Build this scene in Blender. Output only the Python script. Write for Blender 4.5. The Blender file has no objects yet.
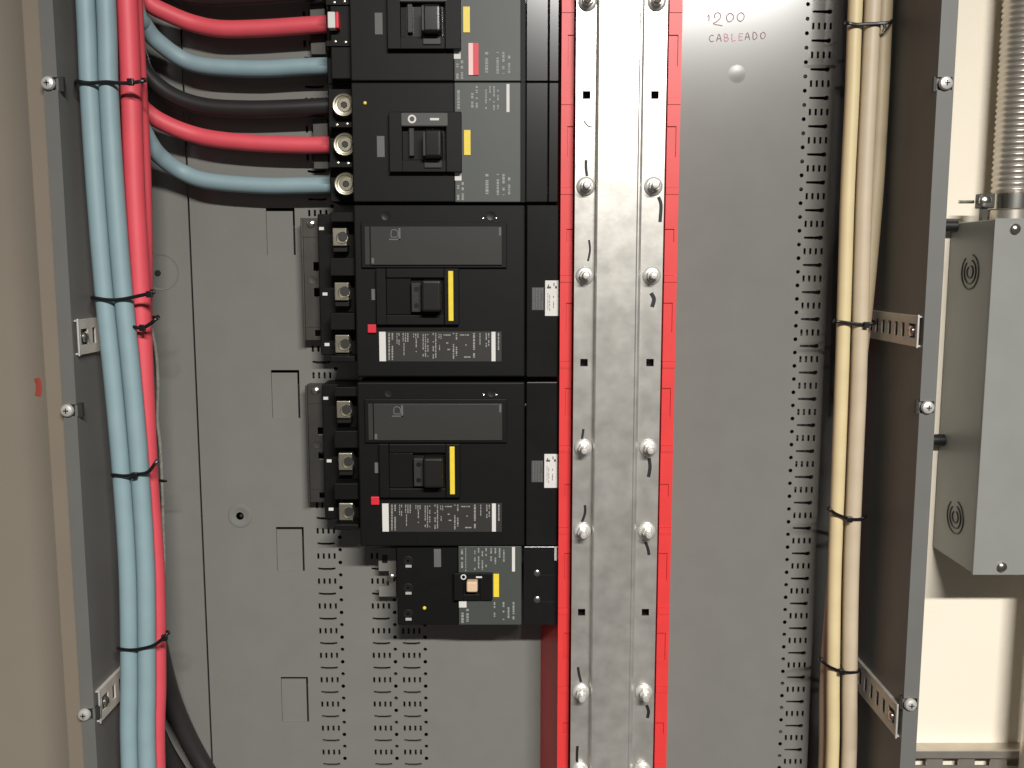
import bpy, bmesh, math, random
from mathutils import Vector, Matrix
random.seed(7)
S = bpy.context.scene
COL = S.collection

# ------------------------------------------------------------------ camera
F_PX, PITCH, DIST = 930.0, math.radians(7.1), 0.80
CP, SP = math.cos(PITCH), math.sin(PITCH)
cam_d = bpy.data.cameras.new('camera')
cam = bpy.data.objects.new('camera', cam_d); COL.objects.link(cam)
cam.location = (0, -DIST, 0); cam.rotation_euler = (math.pi/2-PITCH, 0, 0)
cam_d.sensor_width = 36; cam_d.lens = F_PX*36/1024; cam_d.clip_start = 0.02
S.camera = cam
# ------------------------------------------------------------------ light
S.view_settings.view_transform = 'Standard'
S.view_settings.look = 'None'
S.view_settings.gamma = 1.0
S.view_settings.use_curve_mapping = False
S.view_settings.exposure = 0.0
world = bpy.data.worlds.new('world'); S.world = world
world.use_nodes = True
bg = world.node_tree.nodes['Background']
bg.inputs['Color'].default_value = (1.0, 0.96, 0.91, 1); bg.inputs['Strength'].default_value = 0.09
def ceiling_light(name, loc, sx, sy, power, col=(1, 0.975, 0.935)):
    d = bpy.data.lights.new(name, 'AREA'); d.shape = 'RECTANGLE'; d.size = sx; d.size_y = sy
    d.energy = power; d.color = col
    o = bpy.data.objects.new(name, d); COL.objects.link(o); o.location = loc   # faces straight down like a ceiling fixture
    return o
ceiling_light('ceiling_tube_light', (0.46, -1.87, 0.94), 0.84, 0.11, 148)

# ------------------------------------------------------------------ helpers
def W(px, py, Y):
    """photo pixel -> point on the vertical plane at depth Y"""
    u, v = (px-512)/F_PX, (384-py)/F_PX
    dy = CP+v*SP; dz = -SP+v*CP
    t = (Y+DIST)/dy
    return Vector((u*t, Y, dz*t))
def zpx(py, Y): return W(512, py, Y).z
def xpx(px, py, Y): return W(px, py, Y).x
def pxm(Y): return (Y+DIST)/F_PX          # metres for one pixel
def lin(c):
    return tuple(((v/255)/12.92 if v/255 <= .04045 else ((v/255+.055)/1.055)**2.4) for v in c)
MAT = {}
def mk(name, rgb, rough=.5, metal=0., var=.06, scale=60, bump=0., bscale=300, spec=.5, coat=0.):
    m = bpy.data.materials.new(name); m.use_nodes = True
    nt = m.node_tree; n = nt.nodes; b = n['Principled BSDF']
    c = lin(rgb)
    tc = n.new('ShaderNodeTexCoord')
    nz = n.new('ShaderNodeTexNoise'); nz.inputs['Scale'].default_value = scale; nz.inputs['Detail'].default_value = 4
    nt.links.new(tc.outputs['Object'], nz.inputs['Vector'])
    rp = n.new('ShaderNodeValToRGB')
    rp.color_ramp.elements[0].position = .3; rp.color_ramp.elements[1].position = .7
    rp.color_ramp.elements[0].color = tuple(x*(1-var) for x in c)+(1,)
    rp.color_ramp.elements[1].color = tuple(min(1, x*(1+var)) for x in c)+(1,)
    nt.links.new(nz.outputs['Fac'], rp.inputs['Fac']); nt.links.new(rp.outputs['Color'], b.inputs['Base Color'])
    b.inputs['Roughness'].default_value = rough; b.inputs['Metallic'].default_value = metal
    b.inputs['Specular IOR Level'].default_value = spec
    if coat: b.inputs['Coat Weight'].default_value = coat
    if bump:
        n2 = n.new('ShaderNodeTexNoise'); n2.inputs['Scale'].default_value = bscale
        nt.links.new(tc.outputs['Object'], n2.inputs['Vector'])
        bp = n.new('ShaderNodeBump'); bp.inputs['Strength'].default_value = bump; bp.inputs['Distance'].default_value = .001
        nt.links.new(n2.outputs['Fac'], bp.inputs['Height']); nt.links.new(bp.outputs['Normal'], b.inputs['Normal'])
    MAT[name] = m
    return m
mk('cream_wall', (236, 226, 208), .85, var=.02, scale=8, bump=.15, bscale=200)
mk('cream_wall_shaded', (134, 125, 112), .85, var=.03, scale=8, bump=.15, bscale=200)  # cream wall's dimness left of the enclosure, shade put into the base colour
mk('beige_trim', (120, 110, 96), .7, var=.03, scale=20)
mk('grey_paint', (119, 119, 114), .21, var=.03, scale=30, spec=.75)
mk('box_paint', (98, 98, 95), .5, var=.04, scale=25)
mk('junction_paint', (132, 133, 129), .45, var=.04, scale=25)
mk('galvanised', (206, 203, 196), .32, metal=.72, var=.15, scale=60, bump=.07, bscale=80)
mk('bolt_zinc', (214, 212, 206), .38, metal=.55, var=.08, scale=80)
mk('jaw_plastic', (22, 22, 22), .21, var=.2, scale=30, spec=.6)
mk('zinc', (205, 203, 196), .22, metal=1., var=.08, scale=80)
mk('dull_steel', (88, 86, 82), .42, metal=.8, var=.10, scale=70)
mk('bracket_steel', (196, 192, 182), .45, metal=.2, var=.10, scale=70)
mk('foot_steel', (132, 130, 124), .45, metal=.3, var=.12, scale=90)
mk('lug_silver', (190, 184, 165), .3, metal=.9, var=.10, scale=90)
mk('conduit_steel', (190, 183, 172), .33, metal=.75, var=.06, scale=70)
mk('red_insulator', (212, 57, 56), .42, var=.05, scale=40)
mk('breaker_black', (15, 15, 14), .5, var=.10, scale=60, bump=.05, bscale=900, spec=.18)
mk('breaker_dark', (28, 27, 27), .4, var=.08, scale=60, spec=.25)
mk('handle_black', (20, 19, 19), .25, var=.06, scale=60)
mk('label_grey', (64, 68, 64), .5, var=.03, scale=30)
mk('label_dark', (48, 46, 44), .4, var=.03, scale=30)
mk('cover_grey', (52, 51, 49), .38, var=.04, scale=30, spec=.3)
mk('print_pale', (138, 138, 134), .6, var=.05)
mk('print_white', (205, 203, 198), .6, var=.03)
mk('print_mid', (90, 90, 88), .6, var=.05)
mk('print_dark', (70, 70, 68), .6, var=.05)
mk('yellow', (226, 200, 60), .4, var=.06, scale=120)
mk('tag_red', (205, 40, 55), .45, var=.06)
mk('tag_pink', (228, 190, 185), .5, var=.04)
mk('tan_handle', (208, 180, 150), .35, var=.04)
mk('rubber_black', (26, 26, 27), .42, var=.1, scale=40)
mk('cable_black', (38, 37, 36), .4, var=.12, scale=40)
mk('cable_blue', (130, 153, 159), .55, var=.04, scale=50)
mk('cable_red', (212, 78, 89), .55, var=.04, scale=50)
mk('cable_cream', (206, 188, 146), .5, var=.05, scale=40)
mk('cable_tan', (188, 172, 148), .5, var=.05, scale=40)
mk('cable_olive', (176, 160, 130), .5, var=.05, scale=40)
mk('tie_black', (16, 16, 18), .35, var=.05)
mk('marker_black', (22, 20, 20), .6, var=.05)
mk('marker_brown', (150, 118, 118), .7, var=.15)
mk('marker_pink', (206, 150, 160), .7, var=.15)
mk('cord_grey', (150, 148, 138), .6, var=.25, scale=300)
mk('paint_red', (170, 72, 56), .7, var=.1)
mk('dark_clip', (44, 42, 40), .5, var=.1)

ORG = {}
def link(o, parent=None):
    COL.objects.link(o)
    if parent is not None: o.parent = parent
    return o
def thing(name, label, cat, org, group=None):
    o = bpy.data.objects.new(name, None); o.empty_display_size = .02
    COL.objects.link(o); o.location = org; ORG[o.name] = Vector(org)
    o['label'] = label; o['category'] = cat
    if group: o['group'] = group
    return o
class B:
    def __init__(s): s.bm = bmesh.new()
    def box(s, x0, x1, y0, y1, z0, z1):
        x0, x1 = sorted((x0, x1)); y0, y1 = sorted((y0, y1)); z0, z1 = sorted((z0, z1))
        v = [s.bm.verts.new(p) for p in ((x0,y0,z0),(x1,y0,z0),(x1,y1,z0),(x0,y1,z0),(x0,y0,z1),(x1,y0,z1),(x1,y1,z1),(x0,y1,z1))]
        for f in ((3,2,1,0),(4,5,6,7),(0,1,5,4),(1,2,6,5),(2,3,7,6),(3,0,4,7)): s.bm.faces.new([v[i] for i in f])
        return s
    def pb(s, px0, py0, px1, py1, Yf, Yb):
        m = (py0+py1)/2
        return s.box(xpx(px0, m, Yf), xpx(px1, m, Yf), Yf, Yb, zpx(py0, Yf), zpx(py1, Yf))
    def prism(s, pts, y0, y1):
        """polygon of (x,z), counter-clockwise or not, extruded in y"""
        a = [s.bm.verts.new((x, y0, z)) for x, z in pts]; b = [s.bm.verts.new((x, y1, z)) for x, z in pts]
        s.bm.faces.new(a); s.bm.faces.new(b[::-1])
        n = len(pts)
        for i in range(n): s.bm.faces.new((a[i], b[i], b[(i+1) % n], a[(i+1) % n]))
        return s
    def cyl(s, x, z, r, y0, y1, n=20, axis='y', r2=None, a0=0):
        """disc in the x-z plane extruded in y; axis x: (x,z) are (y,z) and y0,y1 are x0,x1"""
        r2 = r if r2 is None else r2
        def P(a, rr, t):
            if axis == 'y': return (x+rr*math.cos(a), t, z+rr*math.sin(a))
            if axis == 'x': return (t, x+rr*math.cos(a), z+rr*math.sin(a))
            return (x+rr*math.cos(a), z+rr*math.sin(a), t)
        A = [s.bm.verts.new(P(a0+2*math.pi*i/n, r, y0)) for i in range(n)]
        C = [s.bm.verts.new(P(a0+2*math.pi*i/n, r2, y1)) for i in range(n)]
        s.bm.faces.new(A); s.bm.faces.new(C[::-1])
        for i in range(n): s.bm.faces.new((A[i], C[i], C[(i+1) % n], A[(i+1) % n]))
        return s
    def lathe(s, c, prof, n=32, axis='y'):
        """prof: (radius, t) along the axis through c"""
        rings = []
        for r, t in prof:
            ring = []
            for i in range(n):
                a = 2*math.pi*i/n; p = r*math.cos(a); q = r*math.sin(a)
                ring.append(s.bm.verts.new({'y': (c[0]+p, c[1]+t, c[2]+q), 'z': (c[0]+p, c[1]+q, c[2]+t), 'x': (c[0]+t, c[1]+p, c[2]+q)}[axis]))
            rings.append(ring)
        for k in range(len(rings)-1):
            for i in range(n): s.bm.faces.new((rings[k][i], rings[k+1][i], rings[k+1][(i+1) % n], rings[k][(i+1) % n]))
        s.bm.faces.new(rings[0]); s.bm.faces.new(rings[-1][::-1])
        return s
    def tube(s, pts, r, n=12, sub=6, closed=False, flat=None):
        P = [Vector(p) for p in pts]
        Q = []
        m = len(P)
        rng = range(m if closed else m-1)
        for i in rng:
            if closed: p0, p1, p2, p3 = P[(i-1) % m], P[i], P[(i+1) % m], P[(i+2) % m]
            else: p0, p1, p2, p3 = P[max(i-1, 0)], P[i], P[i+1], P[min(i+2, m-1)]
            for k in range(sub):
                t = k/sub
                Q.append(.5*((2*p1)+(p2-p0)*t+(2*p0-5*p1+4*p2-p3)*t*t+(3*p1-p0-3*p2+p3)*t**3))
        if not closed: Q.append(P[-1])
        rings = []; L = len(Q); up = None
        for i, q in enumerate(Q):
            tn = (Q[(i+1) % L]-Q[i-1]) if closed else (Q[min(i+1, L-1)]-Q[max(i-1, 0)])
            tn.normalize()
            if up is None:
                up = Vector((0, 1, 0)) if abs(tn.y) < .9 else Vector((1, 0, 0))
            up = (up-tn*up.dot(tn)); up.normalize()
            si = tn.cross(up)
            ru = flat if flat else r
            rings.append([s.bm.verts.new(q+up*(ru*math.cos(2*math.pi*j/n))+si*(r*math.sin(2*math.pi*j/n))) for j in range(n)])
        for i in range(L if closed else L-1):
            a, b = rings[i], rings[(i+1) % L]
            for j in range(n): s.bm.faces.new((a[j], a[(j+1) % n], b[(j+1) % n], b[j]))
        if not closed:
            s.bm.faces.new(rings[0][::-1]); s.bm.faces.new(rings[-1])
        return s
    def done(s, name, mat, parent=None, root=None, bevel=0, smooth=False, seg=2, label=None, kind=None):
        bm = s.bm
        bmesh.ops.recalc_face_normals(bm, faces=bm.faces)
        if parent is not None:
            org = ORG[parent.name]
        else:
            xs = [v.co for v in bm.verts]
            org = Vector([(min(c[i] for c in xs)+max(c[i] for c in xs))/2 for i in range(3)])
        for v in bm.verts: v.co -= org
        me = bpy.data.meshes.new(name); bm.to_mesh(me); bm.free()
        me.materials.append(MAT[mat])
        if smooth:
            for p in me.polygons: p.use_smooth = True
            me.set_sharp_from_angle(angle=math.radians(40))
        o = bpy.data.objects.new(name, me)
        link(o, parent)
        if parent is None: o.location = org
        ORG[o.name] = org
        if bevel:
            md = o.modifiers.new('bevel', 'BEVEL'); md.width = bevel; md.segments = seg; md.limit_method = 'ANGLE'; md.harden_normals = False
        if label: o['label'] = label
        if kind: o['kind'] = kind
        return o
def tag(o, label, cat, group=None):
    o['label'] = label; o['category'] = cat
    if group: o['group'] = group
    return o
def copy_tree(o, parent=None):
    c = o.copy(); COL.objects.link(c)
    if parent is not None:
        c.parent = parent; c.matrix_parent_inverse = o.matrix_parent_inverse.copy()
    ORG[c.name] = ORG.get(o.name, Vector())
    for ch in list(o.children): copy_tree(ch, c)
    return c

# ------------------------------------------------------------------ depths (metres behind the enclosure's front face)
Y_PANEL, Y_BACK, Y_WALL = .13, .168, .17
Z_TOP, Z_BOT = .45, -.72

# ------------------------------------------------------------------ setting
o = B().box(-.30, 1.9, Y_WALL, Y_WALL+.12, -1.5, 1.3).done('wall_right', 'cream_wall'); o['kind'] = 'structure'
o = B().box(-1.6, -.30, Y_WALL, Y_WALL+.12, -1.5, 1.3).done('wall_left', 'cream_wall_shaded'); o['kind'] = 'structure'
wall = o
b = B(); b.tube([W(37, 378, Y_WALL-.0002), W(39, 386, Y_WALL-.0002), W(38, 396, Y_WALL-.0002)], .0032, flat=.0006)
b.done('paint_mark', 'paint_red', wall, smooth=True)
xi = xpx(43, 384, .004); xo = xpx(62, 384, .004)
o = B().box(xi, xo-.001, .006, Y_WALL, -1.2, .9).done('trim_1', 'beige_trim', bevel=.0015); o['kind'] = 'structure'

# ------------------------------------------------------------------ enclosure
XL_O, XL_I = xpx(62.5, 384, 0), xpx(76, 384, 0)
XR_I, XR_O = xpx(920, 384, 0), xpx(936, 384, 0)
enc = thing('electrical_enclosure', 'grey painted steel electrical enclosure, open fronted, holding all the breakers and cables', 'enclosure', (0, Y_WALL, Z_BOT))
T = .0022
B().box(XL_I-T, XR_I+T, Y_BACK-.002, Y_WALL-.0001, Z_BOT, Z_TOP).done('back_plate', 'box_paint', enc)
B().box(XL_I-T, XL_I, 0, Y_BACK-.002, Z_BOT, Z_TOP).done('side_wall', 'box_paint', enc)
B().box(XR_I, XR_I+T, 0, Y_BACK-.002, Z_BOT, Z_TOP).done('side_wall', 'box_paint', enc)
B().box(XL_I, XR_I, 0, Y_BACK-.002, Z_TOP-T, Z_TOP).done('top_wall', 'box_paint', enc)
B().box(XL_I, XR_I, 0, Y_BACK-.002, Z_BOT, Z_BOT+T).done('bottom_wall', 'box_paint', enc)
def flange(x0, x1, screws, side):
    """flange strip with open notches where the cover screws sit"""
    b = B(); edges = []
    for px, py in screws:
        z = zpx(py, 0); edges.append((z+.0052, z-.0052))
    z = Z_TOP
    for a, c in edges:
        b.box(x0, x1, -.0018, 0, a, z)
        if side < 0: b.box(x0, x0+.0015, -.0018, 0, c, a)
        else: b.box(x1-.0015, x1, -.0018, 0, c, a)
        z = c
    b.box(x0, x1, -.0018, 0, Z_BOT, z)
    b.done('flange', 'box_paint', enc)
    for px, py in screws:
        p = W(px, py, 0)
        xa, xb = (x0+.001, x1+.004) if side < 0 else (x0-.002, x1-.001)
        B().box(xa, xb, .0003, .004, p.z-.006, p.z+.006).done('clip_nut', 'dark_clip', enc)
        h = B().lathe((p.x, 0, p.z), [(.0030, .0003), (.0030, -.0022), (.0056, -.0022), (.0058, -.0034), (.0048, -.0052), (.0026, -.0060), (.0004, -.0062)], 20).done('flange_screw', 'bolt_zinc', enc, smooth=True)
        B().box(p.x-.0022, p.x+.0022, -.0064, -.0058, p.z-.0005, p.z+.0005).box(p.x-.0005, p.x+.0005, -.0064, -.0058, p.z-.0022, p.z+.0022).done('screw_recess', 'dark_clip', h)
flange(XL_O, XL_I, [(50, 84), (69, 410), (86, 713)], -1)
flange(XR_I, XR_O, [(944, 84), (926, 407), (909, 703)], 1)
# gutter plate on the left of the mounting panel
x_seam = xpx(197, 384, Y_PANEL)
B().box(XL_I+.001, x_seam-.0022, Y_PANEL+.001, Y_PANEL+.003, Z_BOT+.01, Z_TOP-.01).done('gutter_plate', 'grey_paint', enc)
p = W(161, 272, Y_PANEL+.001)
B().lathe((p.x, p.y, p.z), [(.0185, .0004), (.0180, -.0006), (.0165, -.0003), (.0160, .0004)], 32).done('knockout_ring', 'grey_paint', enc, smooth=True)
B().cyl(p.x-.003, p.z-.001, .003, p.y-.0012, p.y+.0005, 14).done('knockout_stud', 'dark_clip', enc)

# ------------------------------------------------------------------ mounting panel with punched slots
X_PR = xpx(823, 384, Y_PANEL)
pan = thing('mounting_panel', 'grey sheet steel mounting panel with punched slot columns behind the breakers', 'panel', (0, Y_BACK, Z_BOT))
PT = .002
Z1, Z0 = Z_TOP-.012, Z_BOT+.012
zref = zpx(412, Y_PANEL); zleft = zpx(606.2, Y_PANEL); PITCHZ = (zpx(412, Y_PANEL)-zpx(566, Y_PANEL))/6
nrow0 = math.ceil((Z0-zref)/PITCHZ)+1; nrow1 = math.floor((Z1-zref)/PITCHZ)-1
def hole_cell(mirror):
    """outlines of the holes of one pitch (x from the column's centre, z from the bars' centre)"""
    hs = []
    s = -1 if mirror else 1
    for k in range(4):
        x = (-.0084+k*.0056)*s
        hs.append([(x-.0011, -.0031), (x+.0011, -.0031), (x+.0011, .0031), (x-.0011, .0031)])
    zc = PITCHZ/2
    sl = [(-.0095, zc-.0010), (.0045, zc-.0017), (.0062, zc-.0024), (.0085, zc-.0020), (.0095, zc), (.0085, zc+.0020), (.0062, zc+.0018), (.0045, zc+.0012), (-.0095, zc+.0010)]
    if mirror: sl = [(-.0090, zc-.0008), (-.004, zc-.0016), (.004, zc-.0016), (.0090, zc-.0008), (.0090, zc+.0014), (.004, zc+.0008), (-.004, zc+.0008), (-.0090, zc+.0014)]
    hs.append([(x*s, z) for x, z in sl])
    for zc in (PITCHZ/4, PITCHZ*3/4):
        hs.append([(-.0142*s+.0020*math.cos(a*math.pi/5), zc+.0020*math.sin(a*math.pi/5)) for a in range(10)])
    return hs
def add_perforated(bm, x0, x1, xc, mirror):
    zr = zref if not mirror else zref+((zleft-zref) % PITCHZ)-PITCHZ
    cell = bmesh.new(); edges = []
    zb, zt = -PITCHZ*.36, PITCHZ-PITCHZ*.36
    loops = [[(x0-xc, zb), (x1-xc, zb), (x1-xc, zt), (x0-xc, zt)]]+hole_cell(mirror)
    walls = []
    for lp in loops:
        vs = [cell.verts.new((x, 0, z)) for x, z in lp]
        for i in range(len(vs)): edges.append(cell.edges.new((vs[i], vs[(i+1) % len(vs)])))
    bmesh.ops.triangle_fill(cell, use_beauty=True, use_dissolve=False, edges=edges)
    cell.verts.ensure_lookup_table(); cell.verts.index_update()
    vc = [v.co.copy() for v in cell.verts]
    tris = [[v.index for v in f.verts] for f in cell.faces]
    cell.free()
    for r in range(nrow0, nrow1):
        off = Vector((xc, Y_PANEL, zr+r*PITCHZ))
        vs = [bm.verts.new(c+off) for c in vc]
        for t in tris:
            f = bm.faces.new([vs[i] for i in t])
            if f.normal.y > 0: f.normal_flip()
        for lp in loops[1:]:
            a = [bm.verts.new(off+Vector((x, 0, z))) for x, z in lp]; c = [bm.verts.new(off+Vector((x, PT, z))) for x, z in lp]
            n = len(lp)
            for i in range(n): bm.faces.new((a[i], a[(i+1) % n], c[(i+1) % n], c[i]))
    return zr+nrow0*PITCHZ+zb, zr+(nrow1-1)*PITCHZ+zt
b = B()
cols = [(xpx(329.0, 656, Y_PANEL), True), (xpx(381.8, 656, Y_PANEL), True), (xpx(411.7, 656, Y_PANEL), True), (xpx(806.7, 412, Y_PANEL), False)]
HW = .0178
TABS = [(272, 208, 300, 255), (274, 370, 301, 418), (278, 527, 304, 571), (282, 677, 308, 722)]
tx0 = xpx(281.5, 700, Y_PANEL); tx1 = xpx(308.5, 700, Y_PANEL)
spans = []; cur = x_seam
for xc, mir in cols:
    a, c = xc-HW, min(xc+HW, X_PR)
    if xc is cols[1][0]: c = cols[2][0]-.0122
    if xc is cols[2][0]: a = cols[2][0]-.0122
    zb, zt = add_perforated(b.bm, a, c, xc, mir)
    b.box(a, c, Y_PANEL, Y_PANEL+PT, Z0, zb); b.box(a, c, Y_PANEL, Y_PANEL+PT, zt, Z1)
    spans.append((a, c))
# plain stretches between the columns
b.box(x_seam, tx0, Y_PANEL, Y_PANEL+PT, Z0, Z1)
b.box(tx1, spans[0][0], Y_PANEL, Y_PANEL+PT, Z0, Z1)
b.box(spans[0][1], spans[1][0], Y_PANEL, Y_PANEL+PT, Z0, Z1)
b.box(spans[2][1], spans[3][0], Y_PANEL, Y_PANEL+PT, Z0, Z1)
if spans[3][1] < X_PR: b.box(spans[3][1], X_PR, Y_PANEL, Y_PANEL+PT, Z0, Z1)
z = Z1
tabz = []
for t in TABS:
    a, c = zpx(t[1], Y_PANEL), zpx(t[3], Y_PANEL)
    b.box(tx0, tx1, Y_PANEL, Y_PANEL+PT, a, z); z = c; tabz.append((a, c))
b.box(tx0, tx1, Y_PANEL, Y_PANEL+PT, Z0, z)
bmesh.ops.remove_doubles(b.bm, verts=b.bm.verts, dist=1e-6)
plate = b.done('plate', 'grey_paint', pan)
# edge return and folded lips of the panel
B().box(X_PR-PT, X_PR, Y_PANEL+PT, Y_BACK-.0025, Z0, Z1).done('folded_edge', 'grey_paint', pan)
B().box(x_seam, x_seam+PT, Y_PANEL+PT, Y_BACK-.0025, Z0, Z1).done('folded_edge', 'grey_paint', pan)
for a, c in tabz:
    B().box(tx0+.0002, tx1-.0024, Y_PANEL+.0016, Y_PANEL+.0036, c, a-.0030).done('punched_tab', 'grey_paint', pan)
# dimple with a screw left of the breakers and a knocked dent at the top right
p = W(240, 516, Y_PANEL)
dm = B().lathe((p.x, p.y, p.z), [(.0125, .0002), (.0118, -.0008), (.0100, -.0012), (.0075, -.0004), (.0040, .0)], 28).done('dimple', 'grey_paint', pan, smooth=True)
B().cyl(p.x+.0015, p.z+.0006, .0017, p.y-.0010, p.y, 14).done('dimple_hole', 'dark_clip', dm)
p = W(737, 74, Y_PANEL)
B().lathe((p.x, p.y, p.z), [(.022-.0022*i, .00008-.0003*math.exp(-((.022-.0022*i)/.0075)**2)) for i in range(10)], 28).done('dent', 'grey_paint', pan, smooth=True)
# handwriting
def strokes(px0, py0, sc, text, mat, slant=0.05):
    G = {'1': [[(0, .3), (.3, 0), (.3, 1)]],
         '2': [[(.2, .5), (.15, .25), (.45, .05), (.75, .2), (.7, .5), (.4, .75), (.05, .95), (.95, 1.1)]],
         '0': [[(.5, .1), (.1, .35), (.1, .75), (.45, .95), (.85, .65), (.85, .3), (.5, .1)]],
         'C': [[(.8, .15), (.3, .15), (.05, .55), (.3, .95), (.8, .9)]],
         'A': [[(.0, 1), (.4, 0), (.8, 1)], [(.15, .65), (.7, .6)]],
         'B': [[(.1, 1), (.1, 0), (.6, .15), (.5, .45), (.15, .5)], [(.15, .5), (.75, .6), (.6, .95), (.1, 1)]],
         'L': [[(.1, 0), (.15, 1), (.7, .9)]],
         'E': [[(.75, .05), (.1, .1), (.1, .95), (.75, .9)], [(.1, .5), (.6, .45)]],
         'D': [[(.1, 1), (.1, .05), (.6, .2), (.75, .6), (.5, .95), (.1, 1)]],
         'O': [[(.5, .05), (.1, .35), (.15, .8), (.5, .95), (.85, .6), (.8, .2), (.5, .05)]]}
    b = B(); x = px0
    for i, ch in enumerate(text):
        for st in G[ch]:
            pts = []
            for u, v in st:
                q = W(x+u*sc*.8, py0+v*sc+(x-px0)*slant*-1, Y_PANEL-.0001); pts.append(q)
            b.tube(pts, .0005, 6, 4, flat=.00015)
        x += sc*(.55 if ch == '1' else 1.02)
    b.done('handwriting', mat, pan, smooth=True)
strokes(707.5, 15, 6, '1', 'marker_brown'); strokes(713, 12, 12.5, '2', 'marker_brown'); strokes(726, 12, 10.5, '00', 'marker_brown')
strokes(709, 34.5, 7.4, 'CA', 'marker_brown', .05); strokes(724, 34, 7.2, 'BLE', 'marker_pink', .05); strokes(745, 32.5, 7.4, 'ADO', 'marker_brown', .05)

# ------------------------------------------------------------------ red bus housing and galvanised rail
Y_RED, Y_RAIL = .056, .044
xr0, xr1 = xpx(559.5, 384, Y_RED), xpx(571.2, 384, Y_RED)
xr2, xr3 = xpx(662, 384, Y_RED), xpx(674.5, 384, Y_RED)
xa0, xa1 = xpx(573.4, 384, Y_RAIL), xpx(592.5, 384, Y_RAIL)
xb0, xb1 = xpx(595, 384, Y_RAIL-.008), xpx(634.5, 384, Y_RAIL-.008)
xc0, xc1 = xpx(638.6, 384, Y_RAIL), xpx(660.3, 384, Y_RAIL)
SEAMS = [95, 188, 275, 363, 448, 530, 612, 692]
zs = [zpx(s, Y_RAIL) for s in SEAMS]
PZ = (zs[0]-zs[-1])/7
def zrow(k): return zs[0]-k*PZ          # k = 0 is the first square-hole row
bus = thing('bus_bar_housing', 'red moulded insulating housing of the bus bars under the galvanised rail', 'bus housing', (0, Y_PANEL, Z_BOT))
b = B()
pr = [(xr0+.0005, Y_RED+.014), (xr3-.0005, Y_RED+.014), (xr3+.004, Y_PANEL-.0002), (xpx(540.5, 700, Y_PANEL), Y_PANEL-.0002)]
va = [[b.bm.verts.new((x, y, zz)) for x, y in pr] for zz in (Z0, Z1)]
b.bm.faces.new(va[0]); b.bm.faces.new(va[1][::-1])
for i in range(4): b.bm.faces.new((va[0][i], va[0][(i+1) % 4], va[1][(i+1) % 4], va[1][i]))
b.done('core', 'red_insulator', bus)
for k in range(-4, 9):
    zt, zb = zrow(k)-.0001, zrow(k+1)+.0001
    if zb < Z0 or zt > Z1: continue
    g = .0011; yb = Y_RED+.0138
    hook = (k % 3 == 1)
    for (x0, x1, inner) in ((xr0, xr1, 1), (xr2, xr3, -1)):
        b = B(); b.box(x0, x1, Y_RED+.0016, yb, zb, zt)
        zl = zt-(.026 if not hook else .038); h = .026 if not hook else .011
        xg = x1-(x1-x0)*.5 if inner == 1 else x0+(x1-x0)*.62
        b.box(x0, x1, Y_RED, Y_RED+.0016, zl+g, zt-.006)
        if inner == 1: b.box(x0, xg, Y_RED, Y_RED+.0016, zl-h, zl+g); b.box(xg+g*.5, x1, Y_RED+.0006, Y_RED+.0016, zl-h, zl)
        else: b.box(x0, xg, Y_RED+.0002, Y_RED+.0016, zl-h, zl); b.box(xg+g, x1, Y_RED, Y_RED+.0016, zl-h, zl+g)
        b.box(x0, x1, Y_RED, Y_RED+.0016, zb, zl-h)
        b.box(x0, x1, Y_RED-.0008, Y_RED+.0016, zt-.006, zt)
        b.done('insulator_segment', 'red_insulator', bus)

rail = thing('cover_rail', 'galvanised steel hat rail with square holes running down over the red housing', 'rail', (0, Y_PANEL, Z_BOT))
hole_rows = [k for k in range(-4, 9) if k % 3 == 0]
hs = .0034
HX = ((587, 655), (584, 649), (582.5, 644.5))
hl = xpx(584, 363, Y_RAIL); hr = xpx(650, 363, Y_RAIL)
def strip(x0, x1, hx):
    b = B(); z = Z1
    for k in hole_rows:
        zc = zrow(k)
        if zc > Z1-.01 or zc < Z0+.01: continue
        b.box(x0, x1, Y_RAIL, Y_RAIL+.002, zc+hs, z); z = zc-hs
        b.box(x0, hx-hs, Y_RAIL, Y_RAIL+.002, zc-hs, zc+hs); b.box(hx+hs, x1, Y_RAIL, Y_RAIL+.002, zc-hs, zc+hs)
    b.box(x0, x1, Y_RAIL, Y_RAIL+.002, Z0, z)
    return b.done('side_strip', 'galvanised', rail)
strip(xa0, xa1, hl); strip(xc0, xc1, hr)
# the raised middle: one folded sheet (left web, top, ridge, right web)
yt = Y_RAIL-.008
prof = [(xa1, Y_RAIL), (xa1+.0008, Y_RAIL-.001), (xb0-.0004, yt+.0008), (xb0+.0006, yt), (xb1-.0006, yt), (xb1+.0004, yt-.0007), (xb1+.0016, yt-.0007), (xc0-.0010, yt+.0004), (xc0-.0003, Y_RAIL-.0006), (xc0, Y_RAIL)]
b = B(); n = len(prof)
va = [[b.bm.verts.new((x, y+d, zz)) for x, y in prof] for zz in (Z0, Z1) for d in (0, .002)]
for i in range(n-1):
    b.bm.faces.new((va[0][i], va[0][i+1], va[2][i+1], va[2][i])); b.bm.faces.new((va[1][i], va[1][i+1], va[3][i+1], va[3][i]))
    b.bm.faces.new((va[0][i], va[0][i+1], va[1][i+1], va[1][i])); b.bm.faces.new((va[2][i], va[2][i+1], va[3][i+1], va[3][i]))
for i in (0, n-1): b.bm.faces.new((va[0][i], va[1][i], va[3][i], va[2][i]))
b.done('hat_channel', 'galvanised', rail)
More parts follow.
